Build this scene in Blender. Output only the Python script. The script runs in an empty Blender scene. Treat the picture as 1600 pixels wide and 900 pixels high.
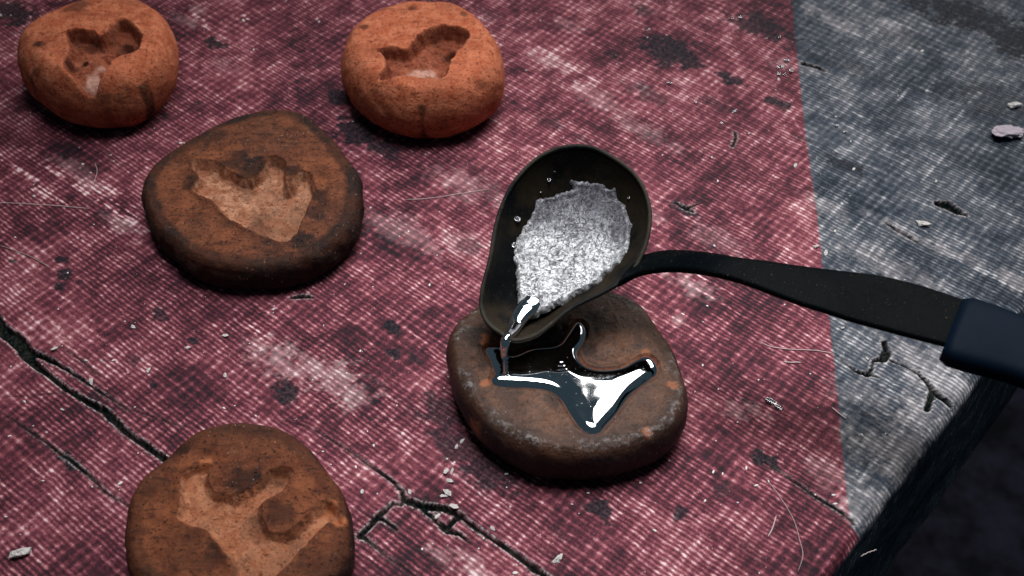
import bpy, bmesh, math
import numpy as np
from mathutils import Vector, Matrix

# ------------------------------------------------------------------ camera
scene = bpy.context.scene
ELEV = math.radians(47.0)
DIST = 0.48
CAM = np.array([0.0, -DIST*math.cos(ELEV), DIST*math.sin(ELEV)])
FWD = np.array([0.0, math.cos(ELEV), -math.sin(ELEV)])
RGT = np.array([1.0, 0.0, 0.0])
UPV = np.cross(RGT, FWD)
FPX = 2000.0
cam_data = bpy.data.cameras.new('camera')
cam = bpy.data.objects.new('camera', cam_data)
scene.collection.objects.link(cam)
cam.location = CAM
cam.rotation_euler = (math.radians(90) - ELEV, 0, 0)
cam_data.sensor_width = 36.0
cam_data.lens = 36.0*FPX/1600.0
cam_data.clip_start = 0.01
cam_data.clip_end = 50.0
cam_data.dof.use_dof = True
cam_data.dof.focus_distance = 0.452
cam_data.dof.aperture_fstop = 16.0
scene.camera = cam

# ------------------------------------------------------------------ world, lamps, exposure
world = bpy.data.worlds.new('World')
scene.world = world
world.use_nodes = True
bg = world.node_tree.nodes['Background']
bg.inputs[0].default_value = (0.50, 0.80, 1.0, 1)
bg.inputs[1].default_value = 0.052

def area_lamp(name, loc, target, sx, sy, power, col):
    d = bpy.data.lights.new(name, 'AREA')
    d.shape = 'RECTANGLE'; d.size = sx; d.size_y = sy
    d.energy = power; d.color = col
    o = bpy.data.objects.new(name, d)
    scene.collection.objects.link(o)
    o.location = loc
    o.rotation_euler = (Vector(target)-Vector(loc)).to_track_quat('-Z', 'Y').to_euler()
    return o
# one broad soft source high behind the table, to the right, as from the open side of a stall
KEY = area_lamp('key_lamp', (0.56, 0.93, 1.02), (0.03, -0.03, 0.02), 0.58, 0.95, 11.5, (1.0, 0.965, 0.93))
KEY.rotation_euler.rotate_axis('Z', math.radians(-34))
# added fill spot over the table, its soft cone fading to imitate vignetting
sd_ = bpy.data.lights.new('overhead_fill', 'SPOT')
sd_.energy = 48.0; sd_.color = (0.96, 0.97, 1.0); sd_.shadow_soft_size = 0.24
sd_.spot_size = math.radians(43); sd_.spot_blend = 1.0
so_ = bpy.data.objects.new('overhead_fill', sd_); scene.collection.objects.link(so_)
so_.location = (0.05, 0.10, 0.80)
so_.rotation_euler = (Vector((0.045, -0.04, 0.0))-Vector(so_.location)).to_track_quat('-Z', 'Y').to_euler()

vs = scene.view_settings
vs.view_transform = 'Standard'
vs.look = 'None'
vs.exposure = 0.0
vs.gamma = 1.0
vs.use_curve_mapping = False

# ------------------------------------------------------------------ numeric helpers
def at(x, y, z=0.0):
    """the place in the scene, at height z above the table"""
    x = np.asarray(x, float); y = np.asarray(y, float); z = np.asarray(z, float)
    r = FWD + np.multiply.outer((x-800)/FPX, RGT) + np.multiply.outer((450-y)/FPX, UPV)
    t = (z-CAM[2])/r[..., 2]
    return CAM + t[..., None]*r

def at_plane(x, y, p0, n):
    x = np.asarray(x, float); y = np.asarray(y, float)
    r = FWD + np.multiply.outer((x-800)/FPX, RGT) + np.multiply.outer((450-y)/FPX, UPV)
    t = ((p0-CAM) @ n)/(r @ n)
    return CAM + t[..., None]*r

def sstep(a, b, x):
    t = np.clip((x-a)/(b-a), 0, 1)
    return t*t*(3-2*t)

def _hash(ix, iy, seed):
    h = (ix.astype(np.int64)*374761393 + iy.astype(np.int64)*668265263 + seed*974634777) & 0xffffffff
    h = ((h ^ (h >> 13))*1274126177) & 0xffffffff
    h = (h ^ (h >> 16)) & 0xffffffff
    return h.astype(np.float64)/4294967295.0

def vnoise(x, y, seed=0):
    ix = np.floor(x); iy = np.floor(y)
    fx = x-ix; fy = y-iy
    fx = fx*fx*fx*(fx*(fx*6-15)+10); fy = fy*fy*fy*(fy*(fy*6-15)+10)
    a = _hash(ix, iy, seed); b = _hash(ix+1, iy, seed)
    c = _hash(ix, iy+1, seed); d = _hash(ix+1, iy+1, seed)
    return (a+(b-a)*fx)*(1-fy) + (c+(d-c)*fx)*fy

def fbm(x, y, seed=0, octaves=4):
    s = 0.0; amp = 0.5; tot = 0.0
    for k in range(octaves):
        s = s + amp*vnoise(x, y, seed+k*17); tot += amp
        x = x*2.03+11.3; y = y*2.03-7.1; amp *= 0.5
    return s/tot*2-1

def seg_dist(px, py, ax, ay, bx, by):
    dx, dy = bx-ax, by-ay
    l2 = dx*dx+dy*dy+1e-20
    t = np.clip(((px-ax)*dx+(py-ay)*dy)/l2, 0, 1)
    return np.hypot(px-ax-t*dx, py-ay-t*dy), t

def poly_sd(px, py, poly):
    """signed distance, positive inside"""
    n = len(poly)
    d = np.full(px.shape, 1e9)
    inside = np.zeros(px.shape, bool)
    for i in range(n):
        ax, ay = poly[i][0], poly[i][1]; bx, by = poly[(i+1) % n][0], poly[(i+1) % n][1]
        dd, _ = seg_dist(px, py, ax, ay, bx, by)
        d = np.minimum(d, dd)
        c = ((ay > py) != (by > py))
        with np.errstate(divide='ignore', invalid='ignore'):
            xi = (bx-ax)*(py-ay)/(by-ay+1e-30)+ax
        inside ^= (c & (px < xi))
    return np.where(inside, d, -d)

def smooth_closed(pts, n, passes=2):
    """Catmull-Rom through the points, resampled evenly"""
    P = np.asarray(pts, float); m = len(P); out = []
    for i in range(m):
        p0, p1, p2, p3 = P[i-1], P[i], P[(i+1) % m], P[(i+2) % m]
        for t in np.linspace(0, 1, 12, endpoint=False):
            out.append(0.5*((2*p1)+(-p0+p2)*t+(2*p0-5*p1+4*p2-p3)*t*t+(-p0+3*p1-3*p2+p3)*t**3))
    out = np.array(out)
    return resample(out, n, True)

def smooth_open(pts, n):
    P = np.asarray(pts, float); m = len(P); out = []
    for i in range(m-1):
        p0, p1, p2, p3 = P[max(i-1, 0)], P[i], P[i+1], P[min(i+2, m-1)]
        for t in np.linspace(0, 1, 12, endpoint=False):
            out.append(0.5*((2*p1)+(-p0+p2)*t+(2*p0-5*p1+4*p2-p3)*t*t+(-p0+3*p1-3*p2+p3)*t**3))
    out.append(P[-1])
    return resample(np.array(out), n, False)

def resample(P, n, closed):
    Q = np.vstack([P, P[:1]]) if closed else P
    s = np.concatenate([[0], np.cumsum(np.linalg.norm(np.diff(Q, axis=0), axis=1))])
    t = np.linspace(0, s[-1], n+1)[:-1] if closed else np.linspace(0, s[-1], n)
    return np.stack([np.interp(t, s, Q[:, k]) for k in range(Q.shape[1])], 1)

def vert_normals(V, F):
    a, b, c, d = V[F[:, 0]], V[F[:, 1]], V[F[:, 2]], V[F[:, 3]]
    fn = np.cross(c-a, d-b)
    N = np.zeros_like(V)
    for k in range(4):
        for j in range(3):
            N[:, j] += np.bincount(F[:, k], weights=fn[:, j], minlength=len(V))
    return N/(np.linalg.norm(N, axis=1, keepdims=True)+1e-20)

def quads(nr, nc, wrap=False):
    i = np.arange(nr-1)[:, None]; j = np.arange(nc if wrap else nc-1)[None, :]
    j2 = (j+1) % nc
    return np.stack([(i*nc+j), (i*nc+j2), ((i+1)*nc+j2), ((i+1)*nc+j)], -1).reshape(-1, 4)

# ------------------------------------------------------------------ object helpers
COL = scene.collection
def mesh_np(name, V, F, mat, parent=None, attrs=None, uv=None, normals=None, sel=None, smooth=True, origin=None):
    """quads F over points V; sel keeps a subset of the faces"""
    if sel is not None:
        F = F[sel]
        used = np.unique(F)
        remap = np.full(len(V), -1, np.int64); remap[used] = np.arange(len(used))
        F = remap[F]; V = V[used]
        if attrs: attrs = {k: v[used] for k, v in attrs.items()}
        if uv is not None: uv = uv[used]
        if normals is not None: normals = normals[used]
    org = np.zeros(3) if origin is None else np.asarray(origin, float)
    V = V-org
    me = bpy.data.meshes.new(name)
    k = F.shape[1]
    me.vertices.add(len(V)); me.vertices.foreach_set('co', V.astype(np.float32).ravel())
    me.loops.add(F.size); me.loops.foreach_set('vertex_index', F.astype(np.int32).ravel())
    me.polygons.add(len(F))
    me.polygons.foreach_set('loop_start', np.arange(0, F.size, k, dtype=np.int32))
    if smooth: me.polygons.foreach_set('use_smooth', np.ones(len(F), bool))
    if attrs:
        for nm, v in attrs.items():
            a = me.attributes.new(nm, 'FLOAT', 'POINT'); a.data.foreach_set('value', v.astype(np.float32))
    if uv is not None:
        l = me.uv_layers.new(name='weave'); l.data.foreach_set('uv', uv[F.ravel()].astype(np.float32).ravel())
    me.update(calc_edges=True)
    me.validate()
    if normals is not None:
        me.normals_split_custom_set_from_vertices(normals.astype(np.float32).tolist())
    me.materials.append(mat)
    o = bpy.data.objects.new(name, me)
    COL.objects.link(o)
    o.location = org
    if parent: o.parent = parent
    return o

def mesh_bm(name, bm, mat, parent=None, loc=(0, 0, 0), smooth=True):
    bmesh.ops.recalc_face_normals(bm, faces=bm.faces)
    for f in bm.faces: f.smooth = smooth
    me = bpy.data.meshes.new(name); bm.to_mesh(me); bm.free()
    me.materials.append(mat)
    o = bpy.data.objects.new(name, me); COL.objects.link(o)
    o.location = loc
    if parent: o.parent = parent
    return o

def empty(name, label, cat, loc=(0, 0, 0), group=None):
    o = bpy.data.objects.new(name, None); COL.objects.link(o)
    o.location = loc; o.empty_display_size = 0.01
    return tag(o, label, cat, group)

def tag(o, label=None, cat=None, group=None, kind=None):
    if label: o['label'] = label
    if cat: o['category'] = cat
    if group: o['group'] = group
    if kind: o['kind'] = kind
    return o

def sweep(rings, caps=True):
    """bmesh from a list of closed rings of points"""
    bm = bmesh.new(); L = []
    for r in rings: L.append([bm.verts.new(tuple(p)) for p in r])
    n = len(L[0])
    for a, b in zip(L[:-1], L[1:]):
        for k in range(n): bm.faces.new((a[k], a[(k+1) % n], b[(k+1) % n], b[k]))
    if caps:
        bm.faces.new(L[0][::-1]); bm.faces.new(L[-1])
    return bm

def tube_rings(path, rad, n=8, flat=1.0):
    P = np.asarray(path, float); rad = np.broadcast_to(rad, (len(P),))
    T = np.gradient(P, axis=0); T /= np.linalg.norm(T, axis=1, keepdims=True)+1e-12
    out = []
    for p, t, r in zip(P, T, rad):
        a = np.cross(t, [0, 0, 1.0])
        if np.linalg.norm(a) < 0.2: a = np.cross(t, [0, 1.0, 0])
        a /= np.linalg.norm(a); b = np.cross(a, t)
        th = np.linspace(0, 2*np.pi, n, endpoint=False)
        out.append(p+r*(np.cos(th)[:, None]*a+flat*np.sin(th)[:, None]*b))
    return out

# ------------------------------------------------------------------ node helpers
class S:
    """a socket in a node tree, with arithmetic"""
    def __init__(s, T, sock): s.T = T; s.k = sock
    def _m(s, op, *o): return s.T.math(op, s, *o)
    def __add__(s, o): return s._m('ADD', o)
    __radd__ = __add__
    def __sub__(s, o): return s._m('SUBTRACT', o)
    def __rsub__(s, o): return s.T.math('SUBTRACT', o, s)
    def __mul__(s, o): return s._m('MULTIPLY', o)
    __rmul__ = __mul__
    def __truediv__(s, o): return s._m('DIVIDE', o)
    def pow(s, o): return s._m('POWER', o)
    def max(s, o): return s._m('MAXIMUM', o)
    def min(s, o): return s._m('MINIMUM', o)
    def cos(s): return s._m('COSINE')
    def clamp(s): return s.T.math('ADD', s, 0.0, clamp=True)
    def ss(s, a, b):
        n = s.T.n.new('ShaderNodeMapRange'); n.interpolation_type = 'SMOOTHSTEP'
        s.T.set(n.inputs[0], s); n.inputs[1].default_value = a; n.inputs[2].default_value = b
        n.inputs[3].default_value = 0; n.inputs[4].default_value = 1
        return S(s.T, n.outputs[0])

class Tree:
    def __init__(t, name):
        t.mat = bpy.data.materials.new(name); t.mat.use_nodes = True
        t.nt = t.mat.node_tree; t.n = t.nt.nodes
        t.bsdf = t.n['Principled BSDF']
    def set(t, inp, v):
        if isinstance(v, S): t.nt.links.new(v.k, inp)
        elif isinstance(v, (tuple, list)) and len(v) == 3 and inp.type == 'RGBA': inp.default_value = (*v, 1)
        else: inp.default_value = v
    def math(t, op, a, b=None, clamp=False):
        n = t.n.new('ShaderNodeMath'); n.operation = op; n.use_clamp = clamp
        t.set(n.inputs[0], a)
        if b is not None: t.set(n.inputs[1], b)
        return S(t, n.outputs[0])
    def attr(t, name):
        n = t.n.new('ShaderNodeAttribute'); n.attribute_name = name
        return S(t, n.outputs['Fac'])
    def obj(t, scale=1000.0):
        n = t.n.new('ShaderNodeTexCoord'); return t.vscale(S(t, n.outputs['Object']), (scale,)*3)
    def uv(t):
        n = t.n.new('ShaderNodeUVMap'); n.uv_map = 'weave'; return S(t, n.outputs[0])
    def vscale(t, v, sc):
        n = t.n.new('ShaderNodeVectorMath'); n.operation = 'MULTIPLY'
        t.set(n.inputs[0], v); n.inputs[1].default_value = sc; return S(t, n.outputs[0])
    def xyz(t, v):
        n = t.n.new('ShaderNodeSeparateXYZ'); t.set(n.inputs[0], v); return [S(t, o) for o in n.outputs]
    def noise(t, v, scale, detail=3, rough=0.55, dist=0.0):
        n = t.n.new('ShaderNodeTexNoise'); t.set(n.inputs['Vector'], v)
        n.inputs['Scale'].default_value = scale; n.inputs['Detail'].default_value = detail
        n.inputs['Roughness'].default_value = rough; n.inputs['Distortion'].default_value = dist
        return S(t, n.outputs['Fac'])
    def voro(t, v, scale, feature='F1'):
        n = t.n.new('ShaderNodeTexVoronoi'); n.feature = feature; t.set(n.inputs['Vector'], v)
        n.inputs['Scale'].default_value = scale
        return S(t, n.outputs['Distance'])
    def mix(t, f, a, b):
        n = t.n.new('ShaderNodeMix'); n.data_type = 'RGBA'; n.clamp_factor = True
        t.set(n.inputs[0], f); t.set(n.inputs[6], a); t.set(n.inputs[7], b)
        return S(t, n.outputs[2])
    def ramp(t, f, stops):
        n = t.n.new('ShaderNodeValToRGB'); t.set(n.inputs[0], f)
        e = n.color_ramp.elements
        while len(e) < len(stops): e.new(0.5)
        for el, (p, c) in zip(e, stops): el.position = p; el.color = (*c, 1)
        return S(t, n.outputs[0])
    def bump(t, h, strength, dist, prev=None):
        n = t.n.new('ShaderNodeBump'); t.set(n.inputs['Height'], h)
        n.inputs['Strength'].default_value = strength; n.inputs['Distance'].default_value = dist
        if prev: t.set(n.inputs['Normal'], prev)
        return S(t, n.outputs[0])
    def out(t, color=None, rough=None, metal=None, normal=None, spec=None, coat=None, coat_rough=None):
        b = t.bsdf.inputs
        for k, v in (('Base Color', color), ('Roughness', rough), ('Metallic', metal), ('Normal', normal),
                     ('Specular IOR Level', spec), ('Coat Weight', coat), ('Coat Roughness', coat_rough)):
            if v is not None: t.set(b[k], v)
        return t.mat

# ------------------------------------------------------------------ tarpaulin over the table edge
EANG = math.radians(50.3)
E1 = np.array([math.cos(EANG), math.sin(EANG)])          # along the table edge
E2 = np.array([math.sin(EANG), -math.cos(EANG)])         # outward, across the edge
EDGE_B = float(np.mean([at(x, y)[:2] @ E2 for x, y in ((1280, 897), (1413, 733), (1538, 572))]))
ROUND = 0.006

def grid_axis(lo, hi, step, lo_ext, hi_ext):
    core = np.arange(lo, hi+step*0.5, step)
    def ext(d, total):
        o = []; s = step; acc = 0
        while acc < total:
            s = min(s*1.35, 0.012); acc += s; o.append(acc)
        return np.array(o)
    return np.concatenate([lo-ext(-1, lo_ext)[::-1], core, core[-1]+ext(1, hi_ext)])

crn = np.array([at(x, y)[:2] for x, y in ((-10, -10), (1610, -10), (1610, 910), (-10, 910))])
ca = crn @ E1; cb = crn @ E2
DROP = 0.095
A = grid_axis(ca.min()-0.004, ca.max()+0.004, 0.0006, 0.22, 0.12)
Bs = grid_axis(cb.min()-0.004, EDGE_B+ROUND*1.57+0.012, 0.0006, 0.22, DROP-0.02)
na, nb = len(A), len(Bs)
GA, GB = np.meshgrid(A, Bs, indexing='ij')
GA = GA.ravel(); GB = GB.ravel()
# fold over the edge
over = np.clip(GB-(EDGE_B-ROUND*0.6), 0, None)
arc = np.clip(over/ROUND, 0, math.pi/2)
down = np.clip(over-ROUND*math.pi/2, 0, None)
flat_b = np.minimum(GB, EDGE_B-ROUND*0.6)
bb = flat_b + ROUND*np.sin(arc)
zz = -ROUND*(1-np.cos(arc)) - down
nx = np.sin(arc); nz = np.cos(arc)
TX = GA*E1[0]+bb*E2[0]; TY = GA*E1[1]+bb*E2[1]
mm = 1000.0
MA, MB_ = GA*mm, GB*mm

# cracks, tears and holes: (x, y, width) along each
CRACKS = [
 [(-60,470,26),(-20,495,28),(0,513,27),(20,527,24),(43,553,20),(52,566,12),(73,583,6),(100,605,8),(133,625,8),(167,643,13),(193,670,8),(233,700,9),(258,717,8),(300,750,4)],
 [(43,548,14),(67,556,10),(87,567,6),(110,580,4),(150,607,3),(200,638,2.4),(217,641,2),(277,663,2),(330,668,1)],
 [(90,538,1.5),(127,563,2.5),(150,583,2),(167,590,1)],
 [(0,618,1.4),(50,617,1.6),(100,612,2.2)],
 [(-20,630,2),(17,653,2),(67,687,2.6),(107,717,4),(137,740,3),(165,768,3),(215,800,2)],
 [(440,655,1.5),(480,665,2),(522,689,2.4),(545,702,2.4),(575,725,3),(612,750,3.4),(627,765,4),(632,780,9),(660,790,11),(695,795,9),(720,806,8),(745,825,7),(770,842,5.4),(790,855,6),(815,872,9),(835,888,9),(860,905,6),(910,940,5)],
 [(627,788,3.4),(614,785,4),(602,797,6),(587,810,8),(577,822,6),(562,838,9)],
 [(565,840,5),(572,842,3.4),(602,868,2.6),(627,885,2),(660,910,2)],
 [(592,808,7),(600,812,4),(620,827,2.6)],
 [(660,795,5),(680,812,4),(700,828,9),(720,835,4),(735,850,2)],
 [(697,825,8),(708,814,8),(717,808,7)],
 [(552,792,1.6),(582,808,2)],
 [(1190,718,2),(1207,727,2.2),(1240,750,2.6),(1280,777,3),(1313,797,2.6),(1337,817,3)],
 [(1382,534,6),(1387,550,10),(1379,561,9),(1365,563,3),(1362,577,3),(1356,585,7),(1336,579,2.4),(1307,553,1.6),(1296,520,1)],
 [(1356,584,4),(1372,589,2)],
 [(1392,562,3),(1417,573,2),(1434,582,3),(1449,597,6),(1457,608,8),(1469,620,9),(1486,631,7)],
 [(1457,610,8),(1452,628,6),(1448,640,6)],
 [(1385,347,3),(1400,357,5),(1415,365,6),(1440,380,2)],
 [(1340,380,1.6),(1380,405,1.8)], [(1282,337,2.4),(1305,350,1.6)],
 [(1466,317,15),(1484,322,23),(1497,330,14),(1510,336,4)],
 [(455,465,3),(468,463,7),(480,463,6),(491,465,2)],
 [(1060,318,6),(1072,325,9),(1084,330,4)], [(1072,325,4),(1100,315,1.5)], [(1030,312,1.5),(1060,318,3)],
 [(1148,205,3),(1150,214,5),(1144,228,4)],
 [(1255,98,10),(1275,103,9),(1290,110,4)],
 [(560,318,3),(575,327,1.5)],[(1100,232,2),(1090,260,1.4),(1084,300,1.4)],
 [(840,855,1),(850,862,1.6),(862,872,1.8),(878,874,1.6),(884,862,1.2)],
 [(735,730,1.4),(760,755,1.8),(790,775,1.6),(830,790,1.2),(880,800,1)],
 [(1160,622,2.4),(1172,628,2.4),(1196,634,1.2)],
]
sdc = np.full(GA.shape, 1.0)                     # mm, negative inside a crack
wob = fbm(MA*0.22, MB_*0.22, 5, 4)*0.75
PXs, PYs = GA*E1[0]+GB*E2[0], GA*E1[1]+GB*E2[1]  # unrolled plane coordinates
sdc[:] = 20.0
hwc = np.zeros(GA.shape)
for line in CRACKS:
    W = np.array([at(x, y)[:2] for x, y, w in line])
    hw = np.array([w*(1.3 if 1290 < x < 1500 and y > 500 else 1.0) for x, y, w in line])*0.5/4.1*0.84
    for i in range(len(W)-1):
        lo = np.minimum(W[i], W[i+1])-0.012; hi = np.maximum(W[i], W[i+1])+0.012
        m = np.nonzero((PXs > lo[0]) & (PXs < hi[0]) & (PYs > lo[1]) & (PYs < hi[1]))[0]
        d, t = seg_dist(PXs[m], PYs[m], *W[i], *W[i+1])
        r = hw[i]+(hw[i+1]-hw[i])*t
        nv = d*mm-r*(1+0.6*wob[m])
        hwc[m] = np.where(nv < sdc[m], r, hwc[m])
        sdc[m] = np.minimum(sdc[m], nv)
crack = sstep(0.42, 0.02, sdc)*sstep(0.0, 0.35, hwc)
dig = sstep(0.25, -0.35, sdc)*np.clip(hwc*2.2, 0.25, 2.0)
rimc = sstep(0.1, 0.35, sdc)*sstep(1.0, 0.5, sdc)*sstep(0.15, 0.5, hwc)

# stains and painted shade (x, y, rx, ry in picture pixels of the tarp, strength): sooty and melted spots, shadow beside moulds, dark corners
def blots(items, seed, rough=0.75):
    out = np.zeros(GA.shape)
    for (x, y, rx, ry, s) in items:
        c = at(x, y)[:2]
        # long axis across the edge, short axis along it
        ra, rb = ry/4.0/0.9, rx/4.0
        da = (GA-c@E1)*mm/ra; db = (GB-c@E2)*mm/rb
        m = np.nonzero((np.abs(da) < 2.4) & (np.abs(db) < 2.4))[0]
        n = fbm(MA[m]*0.30, MB_[m]*0.30, seed, 5)+0.6*fbm(MA[m]*0.9, MB_[m]*0.9, seed+7, 3)
        d = np.hypot(da[m], db[m])+rough*n
        out[m] = np.maximum(out[m], s*sstep(1.25, 0.55, d))
    return out
stain_shade = blots([
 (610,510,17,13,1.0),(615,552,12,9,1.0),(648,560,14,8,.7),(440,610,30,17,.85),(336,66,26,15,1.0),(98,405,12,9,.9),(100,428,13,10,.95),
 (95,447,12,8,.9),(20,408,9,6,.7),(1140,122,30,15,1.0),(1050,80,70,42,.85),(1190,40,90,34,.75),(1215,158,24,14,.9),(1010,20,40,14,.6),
 (562,205,58,36,.95),(530,150,26,22,.8),(600,232,40,16,.7),(545,263,26,10,.7),(735,385,26,16,.55),(1070,325,34,13,.75),(935,797,26,13,.9),  # first ones mix stain with shadow painted left of the top-centre mould
 (1190,715,24,15,.85),(1060,802,10,15,.8),(1015,145,50,22,.6),(1120,160,40,18,.5),(720,560,34,18,.45),(690,640,50,24,.65),(720,700,60,28,.7),  # last ones: sooty patches with the filled mould's cast shadow painted in
 (760,735,70,26,.7),(250,488,22,12,.7),(125,440,8,5,.6),(110,722,18,9,.9),(300,530,10,5,.8),(258,181,12,5,.8),(310,160,10,7,.6),(20,20,70,36,.8),  # first continues that shadow; last paints the vignetted top left corner
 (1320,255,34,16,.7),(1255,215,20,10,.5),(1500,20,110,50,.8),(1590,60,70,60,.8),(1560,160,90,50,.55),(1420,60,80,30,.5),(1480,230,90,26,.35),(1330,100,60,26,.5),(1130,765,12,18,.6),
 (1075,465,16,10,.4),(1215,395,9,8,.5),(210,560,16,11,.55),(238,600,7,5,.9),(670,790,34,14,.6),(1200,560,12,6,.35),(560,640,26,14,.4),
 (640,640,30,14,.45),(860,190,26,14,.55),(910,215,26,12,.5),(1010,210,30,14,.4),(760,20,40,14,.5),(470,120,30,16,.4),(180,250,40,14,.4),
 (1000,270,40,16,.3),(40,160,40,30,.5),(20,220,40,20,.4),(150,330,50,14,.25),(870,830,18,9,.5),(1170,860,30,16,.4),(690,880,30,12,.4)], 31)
pale = blots([
 (435,560,40,26,.8),(530,595,56,26,.85),(480,575,40,18,.6),(400,540,24,14,.5),(560,610,30,14,.5),(730,290,60,32,.45),(715,380,36,22,.4),
 (1080,445,44,16,.7),(1060,500,14,8,.8),(860,95,40,18,.55),(930,150,60,20,.5),(1000,200,70,18,.45),(640,360,70,22,.45),(600,350,60,18,.4),
 (690,870,24,9,.6),(740,880,34,10,.7),(740,893,26,8,.8),(1225,100,22,16,.5),(1300,30,60,18,.5),(1390,40,34,14,.55),(1270,110,30,16,.3),
 (1290,320,40,18,.5),(1400,420,90,22,.5),(1500,400,60,12,.6),(1420,365,70,10,.5),(1350,470,80,22,.4),(1590,440,30,14,.7),(1440,560,60,24,.5),
 (120,270,60,14,.45),(190,350,50,12,.5),(350,100,30,12,.3),(290,30,40,12,.5),(310,15,20,10,.5),(240,330,20,10,.4),(1120,370,50,20,.35),
 (1180,640,20,10,.4),(1150,640,20,12,.5),(1300,740,40,20,.4),(1400,700,60,34,.7),(1440,650,40,24,.7),(1365,790,44,30,.65),(1475,600,60,24,.7),(1350,620,40,24,.4),(1410,745,50,14,.8),(1010,330,30,14,.4),(890,40,30,14,.4)], 77, 0.9)

# scuffed threads and scratches: pale lines
SCR = [((-20,232),(62,286),.8,1),((60,250),(216,356),.9,1),((95,262),(226,345),.7,.8),((128,292),(236,366),.9,1),((38,286),(78,312),.7,.9),((155,285),(224,334),.7,.9),
       ((20,262),(120,330),.6,.6),((230,350),(262,385),.6,.6),((300,20),(330,45),1.2,.9),((378,20),(396,34),.9,.9),((820,60),(1000,165),1.0,.35),((560,285),(720,400),.8,.4),
       ((1380,340),(1600,455),1.4,.5),((1290,300),(1400,350),1.0,.4),((1440,110),(1400,160),.7,.6),((1490,103),(1425,178),.7,.6),((1465,118),(1440,150),.7,.6),
       ((1530,140),(1470,215),.6,.5),((1330,760),(1420,660),.8,.3),((1060,430),(1200,520),.7,.35),((600,480),(690,560),.7,.35),((420,470),(560,570),.7,.3)]
_r = np.random.default_rng(5)
for _ in range(46):
    x, y = _r.uniform(0, 1500), _r.uniform(0, 900); L = _r.uniform(20, 120)
    th_ = _r.choice([0.55, -0.85, _r.uniform(-1.5, 1.5)])
    SCR.append(((x, y), (x+L*math.cos(th_), y+L*math.sin(th_)), _r.uniform(.3, .5), _r.uniform(.25, .6)))
scuffl = np.zeros(GA.shape)
for (p0, p1, w_, st_) in SCR:
    a_, b_ = at(*p0)[:2], at(*p1)[:2]
    lo = np.minimum(a_, b_)-0.004; hi = np.maximum(a_, b_)+0.004
    m = np.nonzero((PXs > lo[0]) & (PXs < hi[0]) & (PYs > lo[1]) & (PYs < hi[1]))[0]
    d, t = seg_dist(PXs[m], PYs[m], *a_, *b_)
    n_ = fbm(MA[m]*0.4, MB_[m]*0.4, 83, 3)
    scuffl[m] = np.maximum(scuffl[m], st_*sstep(w_*1.4, w_*0.3, d*mm)*sstep(-0.35, 0.2, n_)*np.minimum(1, 6*t*(1-t)+0.2))

# border between the red and the grey print
bord = [(1232,-120),(1238,0),(1243,60),(1250,120),(1258,200),(1266,260),(1275,320),(1282,380),(1288,440),(1296,500),(1303,560),(1309,620),(1315,690),(1321,740),(1327,800),(1331,822)]
Wb = np.array([at(x, y)[:2] for x, y in bord])
far = Wb[0]+(Wb[0]-Wb[1])*6
foot = E1*float(Wb[-1] @ E1)+E2*(EDGE_B+0.004)
poly = np.vstack([far, Wb, foot, foot-E1*1.2, far-np.array([2.6, 0])])
red = poly_sd(PXs, PYs, poly)*mm                # mm, positive in the red
red_clean = red.copy()
red = red + 0.45*fbm(MA*0.5, MB_*0.5, 9, 3)

# relief: weave, slack, cracks
pa, pb = 3.35, 3.6
weave_h = 0.5*np.cos(2*np.pi*MA/pa)+0.35*np.cos(4*np.pi*MA/pa)+0.5*np.cos(2*np.pi*MB_/pb)
slack = fbm(MA*0.018, MB_*0.018, 41, 3)*0.7 + fbm(MA*0.08, MB_*0.08, 44, 3)*0.28
core = sstep(0, 1, (over < ROUND*1.6).astype(float))
relief = 0.040*weave_h*sstep(0.2, 1.6, sdc) + slack - dig + 0.30*rimc*(0.5+wob) + 0.10*fbm(MA*0.7, MB_*0.7, 52, 2)
relief -= 0.08*stain_shade
relief = relief - 0.35
side_wave = fbm(MA*0.02, MB_*0.05, 63, 3)*2.0*sstep(0.0, 0.02, down)
D = (relief+side_wave)/mm
V = np.stack([TX+D*nx*E2[0], TY+D*nx*E2[1], zz+D*nz], 1)
F = quads(na, nb)[:, ::-1]
Nn = vert_normals(V, F)
if Nn[(over == 0)][:, 2].mean() < 0:
    F = F[:, ::-1]; Nn = -Nn

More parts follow.
